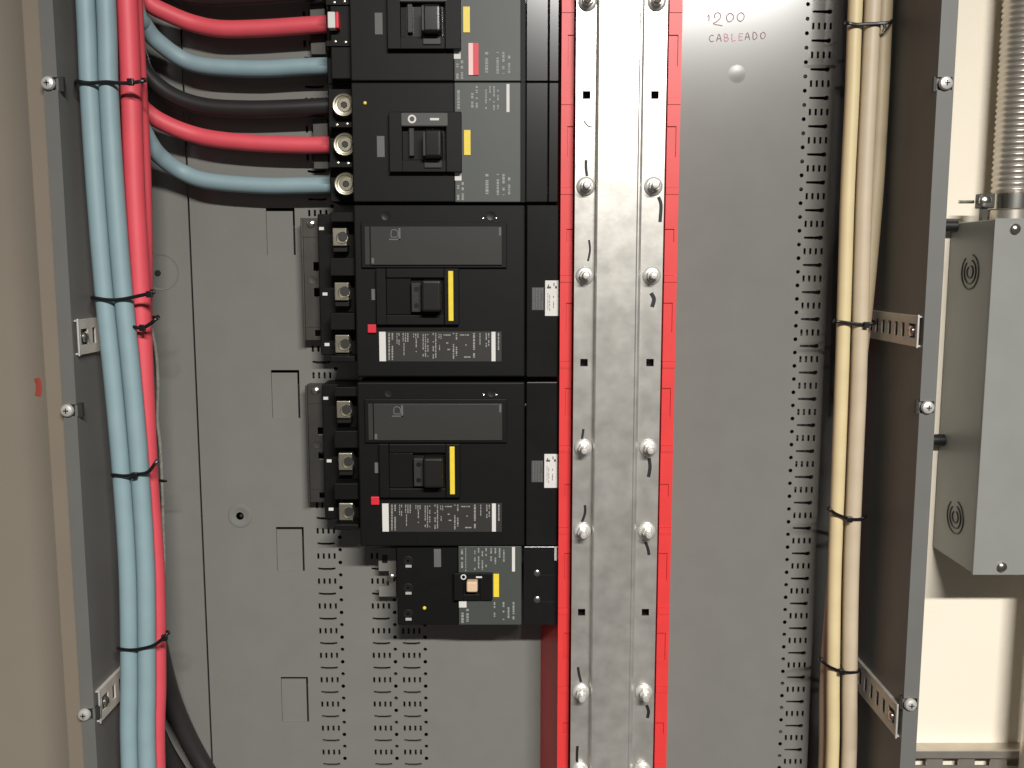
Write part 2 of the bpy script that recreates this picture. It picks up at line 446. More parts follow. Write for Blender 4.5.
# dark spacers carry the rail; at square holes, black backing added to paint shade
for k in range(-4, 9):
    if zrow(k) > Z1-.02 or zrow(k) < Z0+.02: continue
    for x0, x1 in ((xa0+.004, xa1), (xc0, xc1-.004)): B().box(x0, x1, Y_RAIL+(.002 if k % 3 else .011), Y_RED+.0138, zrow(k)-.02, zrow(k)+.02).done('spacer_or_shade', 'tie_black', rail)
def bolt(x, z, rot):
    w = B().lathe((x, Y_RAIL, z), [(.0080, -.0002), (.0082, -.0012), (.0070, -.0024), (.0056, -.0028)], 28).done('bolt', 'bolt_zinc', rail, smooth=True)
    B().cyl(x, z, .0054, Y_RAIL-.0085, Y_RAIL-.0026, 6, a0=rot).done('nut', 'bolt_zinc', w, bevel=.0006)
    B().lathe((x, Y_RAIL, z), [(.0034, -.008), (.0034, -.0150), (.0026, -.0162), (.0003, -.0165)], 16).done('stud', 'bolt_zinc', w, smooth=True)
for k in range(-4, 9):
    if k % 3 == 0: continue
    z = zrow(k)
    if z > Z1-.02 or z < Z0+.02: continue
    bolt(xpx(584, 363, Y_RAIL), z, random.random()); bolt(xpx(650, 363, Y_RAIL), z, random.random())
for pts, r in (([(586, 160), (586, 168), (587, 176)], .0012), ([(658.5, 197), (661, 205), (660, 222)], .0015), ([(589, 240), (590, 250), (588, 261)], .0009),
               ([(651, 293), (654, 299), (652, 307)], .0018), ([(583.5, 429), (582, 439)], .0011), ([(649, 458), (650, 467), (648.5, 477)], .0016),
               ([(585, 505), (585, 513), (582, 522)], .0012), ([(645.5, 542), (648, 549), (649, 555)], .0014), ([(578, 667), (579, 674), (581, 682)], .0012),
               ([(646.5, 705), (648.5, 711), (647.5, 718)], .0015), ([(577.5, 746), (577, 754), (577, 762)], .0013), ([(584, 121), (588, 126), (592, 127)], .0005)):
    B().tube([W(x, y, Y_RAIL-.0001) for x, y in pts], r, 8, 5, flat=.0002).done('marker_stroke', 'marker_black', rail, smooth=True)

# ------------------------------------------------------------------ breakers
def text_block(b, px0, py0, px1, py1, Y, n, vertical=True, h=.00012, fill=.7, wd=.5):
    """n rows of illegibly small print, as thin raised ink dashes"""
    for i in range(n):
        if vertical:
            x = px0+(px1-px0)*(i+.5)/n; y = py0; w = (px1-px0)/n*wd
            while y < py1-.6:
                l = random.uniform(.9, 3.2)
                if random.random() < fill: b.pb(x-w/2, y, x+w/2, min(y+l, py1), Y-h, Y)
                y += l+random.uniform(.3, .9)
        else:
            y = py0+(py1-py0)*(i+.5)/n; x = px0; w = (py1-py0)/n*wd
            while x < px1-.6:
                l = random.uniform(.9, 3.2)
                if random.random() < fill: b.pb(x, y-w/2, min(x+l, px1), y+w/2, Y-h, Y)
                x += l+random.uniform(.3, .9)
    return b
def ring_mark(px, py, r, Y, name, mat, par, w=.0006):
    p = W(px, py, Y)
    b = B(); pts = [(p.x+r*math.cos(a*math.pi/8), Y-.0001, p.z+r*math.sin(a*math.pi/8)) for a in range(16)]
    b.tube(pts, w, 6, 1, closed=True, flat=.00015); return b.done(name, mat, par, smooth=True)
YB = .056           # breaker faces
def base_pt(px, py): return W(px, py, Y_PANEL)

def lever_breaker(label):
    """frame with grey rating label and round lugs; drawn for the second breaker from the top"""
    r = thing('circuit_breaker', label, 'circuit breaker', base_pt(440, 203), 'lever breakers in the bus panel')
    yb = Y_PANEL-.0002
    B().pb(352, 82.3, 454.5, 202.2, YB+.004, yb).done('body', 'breaker_black', r, bevel=.0012)
    # three terminal bays deeper than the body
    B().pb(329, 84, 352.6, 202, YB+.030, yb).done('terminal_block', 'breaker_black', r, bevel=.001)
    for (y0, y1) in ((122, 127), (162, 167)):
        B().pb(329, y0, 352, y1, YB+.012, YB+.030).done('phase_barrier', 'breaker_black', r)
    for (px, py) in ((344, 105), (345, 144.5), (346, 184)):
        p = W(px, py, YB+.018)
        l = B().lathe((p.x, p.y, p.z), [(.0108, .012), (.0108, .0), (.0098, -.0014), (.0086, -.0012), (.0080, .0006), (.0066, .0008), (.0058, -.0006), (.0030, -.0006), (.0028, .0030), (.0003, .0031)], 28).done('lug_screw', 'lug_silver', r, smooth=True)
        B().cyl(p.x, p.z, .0027, p.y-.0007, p.y+.002, 6).done('hex_socket', 'dark_clip', l)
    for (px, py) in ((337, 125), (347, 124), (338, 163), (348, 163.5)):
        p = W(px, py, YB+.012); B().lathe((p.x, p.y, p.z), [(.0016, .0), (.0013, -.0008), (.0003, -.0012)], 12).done('rivet', 'lug_silver', r, smooth=True)
    B().pb(313, 119, 328, 169, .118, yb).done('mounting_foot', 'dull_steel', r, bevel=.0006)
    p = W(365, 103, YB+.004); B().lathe((p.x, p.y, p.z), [(.0016, .0), (.0012, -.0007), (.0002, -.001)], 12).done('test_dot', 'yellow', r, smooth=True)
    b = B().pb(377, 136, 384.5, 157, YB+.0036, YB+.004); b.done('phase_label', 'print_mid', r)
    # raised handle housing with a real opening: frame of four bars
    b = B(); y0, y1 = YB-.003, YB+.004
    b.pb(389, 111.5, 402, 172, y0, y1); b.pb(446, 111.5, 461.5, 172, y0, y1); b.pb(402, 111.5, 446, 127, y0, y1); b.pb(402, 160, 446, 172, y0, y1)
    b.done('handle_housing', 'breaker_black', r, bevel=.0006)
    pl = B().pb(401.5, 113, 447.5, 125.5, YB-.0034, YB-.003).done('on_off_plate', 'print_dark', r)
    ring_mark(412, 119, .0030, YB-.0034, 'off_mark', 'print_white', pl, .0009)
    B().pb(430, 118, 439, 120.3, YB-.0036, YB-.0034).done('on_mark', 'print_white', pl)
    B().pb(408, 128, 444, 159.5, YB+.0034, YB+.004).done('slot_floor', 'handle_black', r)
    B().pb(409, 128, 414, 156, YB-.0015, YB+.0034).done('slide', 'cover_grey', r, bevel=.0006)
    h = B().pb(423, 129, 442, 158, YB-.014, YB+.0034).done('handle', 'handle_black', r, bevel=.003, seg=3)
    B().pb(422.5, 131, 425.5, 156, YB-.0142, YB-.006).done('handle_edge', 'cover_grey', h, bevel=.0008)
    B().pb(424, 159.5, 442, 168, YB-.0045, YB-.003).done('thumb_ridge', 'cover_grey', r, bevel=.0008)
    # rating label block
    B().pb(521, 82.3, 525.6, 202.2, YB+.010, yb).done('ledge', 'breaker_black', r)
    g = B().pb(454.5, 82.3, 520.8, 202.2, YB+.0046, yb).done('rating_label', 'label_grey', r, bevel=.0008)
    b = B(); Yl = YB+.0046
    text_block(b, 456, 85, 461, 110, Yl, 1); text_block(b, 470, 86, 479, 116, Yl, 2, fill=.6); text_block(b, 484, 86, 500, 110, Yl, 4, fill=.5, wd=.4); text_block(b, 484, 174, 490, 194, Yl, 1); text_block(b, 495, 174, 512, 195, Yl, 3, fill=.7, wd=.4); text_block(b, 456, 182, 465, 200, Yl, 2)
    b.done('small_print', 'print_pale', g, kind='stuff')
    B().pb(506.5, 84, 509.5, 112, Yl-.00012, Yl).done('print_bar', 'print_white', g)
    B().pb(454.8, 172.5, 461.5, 180.5, Yl-.0002, Yl).done('white_square', 'print_white', g)
    B().pb(464, 130, 470.5, 155, Yl-.0008, Yl).done('yellow_rating_tag', 'yellow', g)
    # plug-on jaw end
    B().pb(526, 82.3, 548, 202.2, YB+.006, .072).done('jaw_cover', 'jaw_plastic', r, bevel=.0008)
    B().pb(548.6, 82.3, 558.6, 202.2, YB+.007, .072).done('jaw_end', 'jaw_plastic', r, bevel=.0008)
    return r
b2 = lever_breaker('lever circuit breaker second from the top, with three round silver lugs showing')
b1 = copy_tree(b2)
dz = zpx(80.5, YB)-zpx(202.2, YB)
b1.location.z += dz; ORG[b1.name] = ORG[b1.name]+Vector((0, 0, dz))
b1['label'] = 'topmost lever circuit breaker, cut by the photo edge, with a pink and red tag'
for ch in list(b1.children):
    if ch.name.startswith('lug_screw'):
        for g in list(ch.children): bpy.data.objects.remove(g)
        bpy.data.objects.remove(ch)
B().pb(330, -36, 352.5, 79, YB+.014, YB+.029).done('terminal_cover', 'breaker_black', b1, bevel=.001)
p0 = ORG[b1.name]
B().pb(468.5, 43, 473, 75, YB+.0034, YB+.0046).done('pink_tag', 'tag_pink', b1)
B().pb(473, 43, 478.5, 75, YB+.0034, YB+.0046).done('red_tag', 'tag_red', b1)
B().pb(327.5, 11.5, 335, 28, YB+.004, YB+.014).done('white_tag', 'print_white', b1, bevel=.0008)
B().pb(335, 11.5, 338.5, 28, YB+.004, YB+.014).done('tag_end', 'tag_red', b1, bevel=.0008)
def frame_breaker(label):
    """larger frame with slotted steel foot, grey cover, lug windows; drawn for the third breaker from the top"""
    r = thing('circuit_breaker', label, 'circuit breaker', base_pt(440, 377), 'large frame breakers in the bus panel')
    yb = Y_PANEL-.0002
    B().pb(355, 205, 525, 377, YB+.006, yb).done('body', 'breaker_black', r, bevel=.0015)
    B().pb(361, 222, 507, 268, YB+.003, YB+.006).done('cover_frame', 'breaker_black', r, bevel=.0008)
    B().pb(365, 226.5, 369.5, 264.5, YB+.002, YB+.003).done('cover_lip', 'cover_grey', r)
    cv = B().pb(370.5, 226.5, 502, 265, YB+.001, YB+.003).done('accessory_cover', 'cover_grey', r, bevel=.0005)
    # square emblem with a letter D
    Yc = YB+.001
    b = B()
    b.pb(398.5, 228, 400.5, 240, Yc-.00012, Yc); b.pb(389, 238.8, 400.5, 240, Yc-.00012, Yc)
    q = [W(x, y, Yc-.0001) for x, y in ((391, 237), (397, 237), (398, 233), (396, 230), (392, 230), (391, 233), (391, 237))]
    b.tube(q, .0005, 6, 3, flat=.00012); b.done('emblem', 'print_mid', cv)
    B().pb(371.5, 258, 374, 263.5, Yc-.0002, Yc).done('cover_catch', 'print_mid', cv); B().pb(499, 227.5, 501, 235.5, Yc-.0002, Yc).done('cover_catch', 'print_mid', cv)
    # handle zone: framed recess
    b = B(); y0, y1 = YB, YB+.006
    b.pb(376, 268.5, 386, 325, y0, y1); b.pb(444, 268.5, 459, 325, y0, y1); b.pb(386, 268.5, 444, 278, y0, y1); b.pb(386, 315, 444, 325, y0, y1)
    b.done('handle_housing', 'breaker_black', r, bevel=.0008)
    B().pb(386, 278, 411, 315, YB+.002, YB+.006).done('recess_block', 'handle_black', r, bevel=.001)
    h = B().pb(421, 280, 441, 312, YB-.014, YB+.006).done('handle', 'breaker_dark', r, bevel=.0025, seg=3)
    lk = B().pb(411.5, 283, 421, 312, YB-.004, YB+.006).done('handle_lock_plate', 'cover_grey', r, bevel=.0005)
    for y in (289, 305.5):
        p = W(416.5, y, YB-.004); B().cyl(p.x, p.z, .0023, YB-.0043, YB-.003, 14).done('lock_hole', 'tie_black', lk)
    B().pb(448.3, 271, 453.3, 321, YB-.0012, YB).done('yellow_stripe', 'yellow', r, bevel=.0004)
    B().pb(367.5, 324.5, 376, 333, YB+.003, YB+.006).done('trip_button', 'tag_red', r, bevel=.0006)
    B().pb(371.5, 289, 375, 300, YB+.0055, YB+.006).done('small_mark', 'print_mid', r)
    lb = B().pb(379, 331.5, 501.5, 361.5, YB+.0052, YB+.006).done('rating_label', 'label_dark', r)
    Yl = YB+.0052
    B().pb(379.3, 331.8, 385.8, 361.2, Yl-.0001, Yl).done('white_band', 'print_white', lb); B().pb(491.5, 331.8, 495.5, 361.2, Yl-.0001, Yl).done('white_band', 'print_white', lb)
    b = B()
    for (x0, x1, ya, yb2, n) in ((387.5, 394, 333, 360, 2), (396, 400, 333, 345, 2), (402, 409, 333, 342, 3), (403, 405, 343, 357, 1), (412.5, 419, 333.5, 338.5, 3), (415, 417.5, 339, 352, 1),
                                (422, 429, 334, 357, 3), (432, 437, 333, 359, 2), (438, 442, 334, 339, 2), (438.5, 440.5, 345, 353, 1), (452, 458, 333, 359, 2), (472, 476, 333, 358, 1), (479, 481, 333, 345, 1), (485, 490, 333, 347, 2), (497, 500, 333, 350, 1)):
        text_block(b, x0, ya, x1, yb2, Yl, n, wd=.45, fill=.85)
    for (x0, x1, y) in ((443.5, 451, 335), (444, 451, 343), (444, 451, 349.5), (460, 470, 335), (460, 468, 345), (464, 471, 357)): text_block(b, x0, y-1, x1, y+1, Yl, 1, vertical=False, wd=.6)
    b.done('small_print', 'print_pale', lb, kind='stuff')
    # screws at the top edge
    for px in (386, 491):
        p = W(px, 216, YB+.006); s_ = B().lathe((p.x, p.y, p.z), [(.0042, 0), (.0040, -.0008), (.0030, -.0006), (.0010, -.0004)], 18).done('cover_screw', 'breaker_dark', r, smooth=True)
    for px in (483, 496):
        p = W(px, 218.5, YB+.006); B().lathe((p.x, p.y, p.z), [(.0013, 0), (.0010, -.0006), (.0002, -.0009)], 10).done('rivet', 'zinc', r, smooth=True)
    # terminal bays and lug windows
    B().pb(319, 214, 355, 355, YB+.040, yb).done('terminal_block', 'breaker_black', r, bevel=.001)
    for y0, y1 in ((212, 222), (258, 276), (313, 330), (356, 362)):
        B().pb(330, y0, 355, y1, YB+.016, YB+.040).done('phase_barrier', 'breaker_black', r, bevel=.0008)
    for (px, py) in ((340, 237), (342, 291.5), (342.5, 344)):
        m = YB+.022
        l = B().pb(px-7.5, py-9, px+6.5, py+9, m, YB+.0399).done('lug', 'lug_silver', r, bevel=.0008)
        p = W(px+2, py+1, m)
        s_ = B().lathe((p.x, p.y, p.z), [(.0058, .0005), (.0056, -.0006), (.0050, -.0008), (.0046, .0002), (.0020, .0004)], 20).done('lug_screw', 'lug_silver', l, smooth=True)
        B().cyl(p.x+.001, p.z+.0015, .0044, p.y-.0012, p.y-.0006, 18).done('lug_socket', 'dark_clip', l)
        B().pb(px-7, py+9.5, px+7, py+15, m+.004, YB+.0399).done('lug_shelf', 'breaker_dark', r, bevel=.0006)
    for (px, py) in ((321.5, 228.5), (325, 294), (327, 344.5)):
        B().pb(px-2.4, py-1.5, px+2.4, py+1.5, YB+.0394, YB+.040).done('index_mark', 'print_white', r)
    # slotted steel foot at the panel
    x0, x1 = xpx(303.5, 280, .112), xpx(320, 280, .112); z1, z0 = zpx(218, .112), zpx(340, .112)
    b = B()
    # face with slots: bars between openings on the right half
    xm = x0+(x1-x0)*.62; zz = z1
    ops = [zpx(y, .112) for y in (262, 271, 288, 297, 330, 336)]
    b.box(x0, xm, .112, .1136, z0, z1)
    for i in range(0, 6, 2): b.box(xm, x1, .112, .1136, ops[i], zz); zz = ops[i+1]
    b.box(xm, x1, .112, .1136, z0, zz)
    b.box(x0, x1, .1136, yb, z0, z0+.002).box(x0, x1, .1136, yb, z1-.002, z1)
    ft = b.done('mounting_foot', 'dull_steel', r)
    B().box(x0-.0006, x0+.0012, .108, yb, z0, z1).done('foot_lip', 'dull_steel', ft, bevel=.0004)
    for y in (236, 326): B().box(x0+.0012, x1, .1112, .112, zpx(y+1, .112), zpx(y-1, .112)).done('foot_crease', 'dull_steel', ft)
    p = W(311, 224, .112); B().lathe((p.x, p.y, p.z), [(.0040, 0), (.0038, -.0012), (.0020, -.0022), (.0002, -.0024)], 16).done('foot_screw', 'zinc', ft, smooth=True)
    p = W(313, 280, .112); B().lathe((p.x, p.y, p.z), [(.0040, 0), (.0038, -.0006), (.0016, -.0004)], 16).done('foot_screw', 'dull_steel', ft, smooth=True)
    # plug-on jaw end with stickers
    B().pb(526.5, 205, 558.6, 377, YB+.008, .072).done('jaw_cover', 'jaw_plastic', r, bevel=.001)
    Yj = YB+.008
    b = B(); text_block(b, 532.5, 288, 543.5, 309.5, Yj, 5, wd=.6, fill=.9)
    B().pb(532, 287.5, 543.8, 310, Yj-.0001, Yj).done('printed_patch', 'print_dark', r); b2_ = B(); text_block(b2_, 532.5, 288, 543.5, 309.5, Yj-.0001, 4, wd=.5, fill=.85); b2_.done('patch_print', 'print_mid', r, kind='stuff')
    st = B().pb(545, 280.5, 558.4, 316, Yj-.0006, Yj).done('white_sticker', 'print_white', r, bevel=.0003)
    b = B(); Ys = Yj-.0006
    text_block(b, 547, 293, 550.5, 311, Ys, 2, wd=.3); text_block(b, 552, 296, 555, 308, Ys, 1, wd=.25)
    b.pb(547, 286.5, 551, 288.5, Ys-.0001, Ys); b.pb(548, 284.5, 549, 287, Ys-.0001, Ys); b.pb(553.5, 283, 554.5, 286, Ys-.0001, Ys); b.pb(555, 286, 557, 288.5, Ys-.0001, Ys)
    b.done('sticker_print', 'print_dark', st, kind='stuff')
    return r
b3 = frame_breaker('large black circuit breaker third from the top, just below the lever breakers')
b4 = copy_tree(b3)
dz = zpx(404, YB)-zpx(226.5, YB)
b4.location.z += dz; ORG[b4.name] = ORG[b4.name]+Vector((0, 0, dz))
b4['label'] = 'large black circuit breaker fourth from the top, directly above the small bottom breaker'
def small_breaker():
    r = thing('circuit_breaker', 'smallest circuit breaker at the bottom of the column with a tan handle', 'circuit breaker', base_pt(460, 626))
    yb = Y_PANEL-.0002
    B().pb(397, 546.5, 458.5, 625, YB+.012, yb).done('body', 'breaker_black', r, bevel=.001)
    for y in (561, 588, 614):
        p = W(408, y, YB+.012)
        s_ = B().lathe((p.x, p.y, p.z), [(.0052, 0), (.0050, -.0006), (.0042, -.0008), (.0038, -.0002), (.0010, 0)], 20).done('terminal_screw', 'breaker_dark', r, smooth=True)
        B().pb(405.5, y+4, 411.5, y+6.5, YB+.011, YB+.012).done('clamp_plate', 'bolt_zinc', s_)
    p = W(424.5, 608, YB+.012); B().lathe((p.x, p.y, p.z), [(.0018, .0), (.0014, -.0008), (.0003, -.0012)], 12).done('test_dot', 'yellow', r, smooth=True)
    B().pb(434, 549, 441, 567, YB+.0116, YB+.012).done('phase_label', 'print_mid', r)
    b = B().pb(378.5, 548, 396, 571, .112, .1136).pb(389, 571, 396, 586, .112, .1136).pb(379, 586, 396, 596.5, .112, .1136)
    b.pb(391, 548, 396, 596.5, .1136, yb)
    ft = b.done('mounting_foot', 'foot_steel', r)
    B().pb(382, 555, 387.5, 563, .1117, .112).done('foot_slot', 'tie_black', ft)
    p = W(391.5, 578.5, .112); B().lathe((p.x, p.y, p.z), [(.0046, 0), (.0044, -.0008), (.0030, -.0016), (.0002, -.0018)], 18).done('foot_screw', 'zinc', ft, smooth=True)
    g = B().pb(458.5, 546, 521.5, 625, YB+.008, yb).done('rating_label', 'label_grey', r, bevel=.0008)
    Yl = YB+.008; b = B()
    text_block(b, 460, 548, 464, 568, Yl, 1); text_block(b, 465, 548, 466.5, 572, Yl, 1, fill=1); text_block(b, 473, 548, 488, 570, Yl, 4, wd=.35, fill=.6); text_block(b, 489, 548, 506, 564, Yl, 4, wd=.35, fill=.7)
    text_block(b, 460, 609, 470, 623, Yl, 2, fill=.7); text_block(b, 493, 602, 496, 620, Yl, 1); text_block(b, 501, 602, 516, 620, Yl, 3, wd=.35, fill=.7)
    b.done('small_print', 'print_pale', g, kind='stuff')
    B().pb(512, 547, 515, 571.5, Yl-.00012, Yl).done('print_bar', 'print_white', g)
    B().pb(459, 601.5, 466.5, 607.5, Yl-.0002, Yl).done('white_square', 'print_white', g)
    B().pb(493.5, 574, 499, 597, Yl-.0008, Yl).done('yellow_rating_tag', 'yellow', g)
    b = B(); y0, y1 = YB+.004, YB+.008
    b.pb(454, 573.5, 463, 600.5, y0, y1); b.pb(480, 573.5, 492.5, 600.5, y0, y1); b.pb(463, 573.5, 480, 580.5, y0, y1); b.pb(463, 594.5, 480, 600.5, y0, y1)
    b.done('handle_housing', 'breaker_black', r, bevel=.0005)
    ring_mark(463.5, 577, .0022, y0, 'off_mark', 'print_white', r, .0006)
    B().pb(476, 576.4, 482, 578, y0-.0001, y0).done('on_mark', 'print_white', r)
    B().pb(463, 580.5, 480, 594.5, YB+.0074, YB+.008).done('slot_floor', 'handle_black', r)
    B().pb(466.5, 582, 477.5, 592.5, YB-.004, YB+.0074).done('handle', 'tan_handle', r, bevel=.0015, seg=3)
    B().pb(523.5, 546.5, 558.4, 625, YB+.010, .072).done('jaw_cover', 'jaw_plastic', r, bevel=.0008)
    Yj = YB+.010
    for y in (573, 599.5):
        p = W(537, y, Yj); B().lathe((p.x, p.y, p.z), [(.0034, 0), (.0031, -.0010), (.0018, -.0016), (.0002, -.0018)], 18).done('rivet', 'zinc', r, smooth=True)
        B().pb(540, y+2, 556, y+2.9, Yj-.0002, Yj).done('moulded_line', 'breaker_dark', r)
    B().pb(554.5, 547, 557, 560.5, Yj-.0006, Yj).done('white_sticker', 'print_white', r)
    return r
b5 = small_breaker()

# ------------------------------------------------------------------ cables
CB = 'cables in the enclosure'
def cable(name, pts, r, mat, label, group=CB, n=16):
    o = B().tube(pts, r, n, 8).done(name, mat, smooth=True)
    return tag(o, label, 'cable', group)
def vert_path(pts, Y, dYs=None):
    """cable drawn through photo pixels, run on to the top and the bottom of the enclosure"""
    P = [W(x, y, Y if dYs is None else Y+dYs[i]) for i, (x, y) in enumerate(pts)]
    a = P[0].copy(); a.z = Z_TOP-.006; c = P[-1].copy(); c.z = Z_BOT+.006
    return [a]+P+[c]
R1 = .0080
def YV(py): return .018
ROWS = (0, 90, 192, 290, 384, 480, 576, 680, 768)
def bundle(xs, dY, r, mat, label):
    P = [W(x, y, YV(y)+dY) for x, y in zip(xs, ROWS)]
    a = P[0].copy(); a.z = Z_TOP-.006; c = P[-1].copy(); c.z = Z_BOT+.006
    return cable('power_cable', [a]+P+[c], r, mat, label)
bundle((85.5, 89.5, 96, 104, 113.5, 122, 128, 129.5, 130), 0, R1, 'cable_blue', 'pale blue cable at the outer left of the vertical bundle')
bundle((106, 108.8, 115, 123, 132.5, 140.5, 146, 147, 147.5), 0, R1, 'cable_blue', 'pale blue vertical cable lying between the outer blue cable and the red ones')
bundle((127, 131, 134.5, 140, 144, 148.5, 155, 156.5, 156), .0160, .0088, 'cable_red', 'thick red cable running down the whole vertical bundle beside the blue ones')
bundle((132.5, 137.5, 142, 143, 142, 143, 145, 146, 146), .0350, .0084, 'cable_red', 'red cable half hidden behind the thick red one in the vertical bundle')
# feeds to the two lever breakers: close over the panel, each dropping in its own place behind the bundle
YF = .105
RF = .0080
def feed(pts, mat, label, slot, layer):
    yl = (.0700, .0875, .1050)[layer]; x = XL_I+(.0108, .0285)[slot]
    zt = W(pts[0][0], pts[0][1], YF).z
    P = [W(px, py, yl+(YF-yl)*min(1, i/3)) for i, (px, py) in enumerate(pts)]
    P[-1] = Vector((xpx(329, 143, .086)-.0010, YF, P[-1].z))
    top = Vector((x, yl, Z_TOP-.006)); mid = Vector((x+.002, yl, zt+.05)); up = Vector((x+.001, yl, zt+.09))
    return cable('feed_cable', [top, up, mid]+P, RF, mat, label, 'cables feeding the lever breakers')
feed([(140, -45), (152, -24), (175, -9), (205, -3), (250, -4), (290, -7), (328, -10)], 'cable_black', 'black cable into the topmost breaker, at the very top of the photo', 1, 2)
feed([(136, -20), (148, 2), (169, 14), (195, 24), (222, 29), (260, 28.5), (300, 26), (328, 24)], 'cable_red', 'red cable curving into the topmost breaker', 1, 1)
feed([(136, 10), (144, 25), (156, 40), (182, 59), (208, 66.5), (260, 69), (300, 67), (328, 66)], 'cable_blue', 'pale blue cable curving into the topmost breaker', 1, 0)
feed([(138, 52), (146, 73), (162, 89), (182, 100), (210, 107), (250, 109), (290, 108), (328, 106)], 'cable_black', 'black cable curving into the second breaker from the top', 0, 2)
feed([(136, 96), (148, 113), (169, 125.5), (195, 135), (221, 140), (260, 143.5), (300, 145), (329, 145)], 'cable_red', 'red cable curving into the second breaker from the top', 0, 1)
feed([(138, 120), (151, 145), (162.5, 158.5), (182, 172), (208, 181), (260, 185.5), (300, 185.5), (330, 185)], 'cable_blue', 'pale blue cable curving into the second breaker, lowest of the feeds', 0, 0)
# black cables leaving at the bottom left
def low_black(pts, label):
    return cable('power_cable', [W(*q) for q in pts], .0095, 'cable_black', label, 'black cables at the bottom left')
low_black([(149, 560, .080), (152, 610, .082), (160, 655, .090), (172, 700, .106), (190, 742, .114), (212, 780, .115), (240, 825, .115)], 'black cable sweeping out from behind the red cable towards the bottom of the panel')
low_black([(147, 695, .078), (152, 722, .082), (164, 750, .092), (182, 780, .104), (203, 815, .110)], 'lower black cable tucked under the sweeping black one at the bottom left')
# loose grey cord behind the red cable
o = B().tube([W(x, y, .118) for x, y in ((150, 322), (156, 352), (158, 385), (157.5, 420), (160, 445), (162, 480), (163, 520), (164, 570), (160, 640))], .0016, 8, 6).done('grey_cord', 'cord_grey', smooth=True)
tag(o, 'thin pale grey cord hanging behind the red cable against the panel', 'cord')
# cream cables at the right
YC = .075
CG = 'cream cables on the right'
cable('power_cable', vert_path([(855.5, 0), (852, 96), (847.5, 192), (844.5, 290), (841.5, 384), (838, 480), (834.5, 576), (833, 680), (832, 768)], YC), .0064, 'cable_cream', 'yellowish cream cable, nearest the slotted panel edge', CG)
cable('power_cable', vert_path([(873, 0), (868.5, 96), (864, 192), (861, 290), (858.5, 384), (854.5, 480), (851, 576), (849.5, 680), (848.5, 768)], YC), .0075, 'cable_tan', 'pale tan cable in the middle of the right bundle', CG)
cable('power_cable', vert_path([(884, 0), (880, 96), (874.5, 192), (866, 290), (856, 384), (848, 480), (836, 576), (828, 680), (826.5, 768)], YC+.0165), .0080, 'cable_olive', 'dull tan cable running behind the other two on the right', CG)

# ------------------------------------------------------------------ cable ties
def tie(front, Yf, Yb, label, head=None, tail=None):
    """front: pixel points across the bundle's face; the loop closes behind it"""
    P = [W(x, y, Yf) for x, y in front]
    a, c = front[0], front[-1]
    back = [W(c[0]+2.0, c[1]-1, Yf+.006), W(c[0]+1.5, c[1]-2, (Yf+Yb)/2), W((c[0]*.8+a[0]*.2), c[1]-1, Yb), W((c[0]*.2+a[0]*.8), a[1]-1, Yb), W(a[0]-1.5, a[1]-1, (Yf+Yb)/2), W(a[0]-2.0, a[1], Yf+.006)]
    r = thing('cable_tie', label, 'cable tie', (P[0]+P[-1])/2, 'black cable ties')
    B().tube(P+back, .0016, 8, 4, closed=True, flat=.0009).done('strap', 'tie_black', r, smooth=True)
    if head:
        q = W(head[0], head[1], Yf-.0005); B().box(q.x-.0026, q.x+.0026, q.y-.0030, q.y+.001, q.z-.0030, q.z+.0026).done('lock_head', 'tie_black', r, bevel=.0006)
    if tail:
        B().tube([W(x, y, Yf+d) for x, y, d in tail], .0015, 8, 4, flat=.0008).done('tail', 'tie_black', r, smooth=True)
def YFt(py): return YV(py)-R1-.0014
tie([(78, 81.5), (90, 83), (106, 82), (118, 83), (130, 83), (143, 81)], YFt(81.5), YV(81.5)+.044, 'black cable tie across the top of the left bundle of blue and red cables', (131, 82))
tie([(94, 298), (110, 300), (124, 299), (138, 296), (152, 293)], YFt(298), YV(298)+.044, 'black cable tie slanting across the left bundle, second from the top', (150, 294))
tie([(133.5, 327), (142, 328), (150, 324), (156, 319)], YFt(327)+.006, YV(327)+.044, 'short black cable tie around the red cables only', (143, 327.5), [(155, 320, .004), (158, 316, .008), (159, 317, .010)])
tie([(114, 475), (125, 476), (136, 474.5), (148, 472), (156, 462)], YFt(475), YV(475)+.044, 'black cable tie on the left bundle, lower one with a knotted tail', (135, 475), [(157, 480, .03), (163, 481, .034), (167, 480.5, .036)])
tie([(120, 649), (130, 650), (140, 649), (152, 646), (160, 641), (167, 634)], YFt(649), YV(649)+.044, 'black cable tie on the left bundle, lowest one', (165, 637))
YFr = YC-.0075-.0014
tie([(848, 23), (857, 24.5), (866, 24), (878, 23.5), (890, 22.5)], YFr, .103, 'black cable tie across the top of the cream cables', None, [(884, 24, -.001), (885, 29, -.002), (883, 31.5, -.002)])
tie([(836, 321.5), (845, 322.5), (856, 324), (866, 324.5), (874, 323.5)], YFr, .103, 'black cable tie on the cream cables beside the upper slotted bracket', (866, 324.5))
tie([(829, 509), (836, 514), (848, 518.5), (857, 519.5), (864, 518)], YFr, .103, 'black cable tie on the cream cables between the two slotted brackets', (849, 519))
tie([(821, 660), (828, 666), (840, 671), (850, 672.5), (858, 671.5)], YFr, .103, 'black cable tie on the cream cables beside the lower slotted bracket', (841, 671))

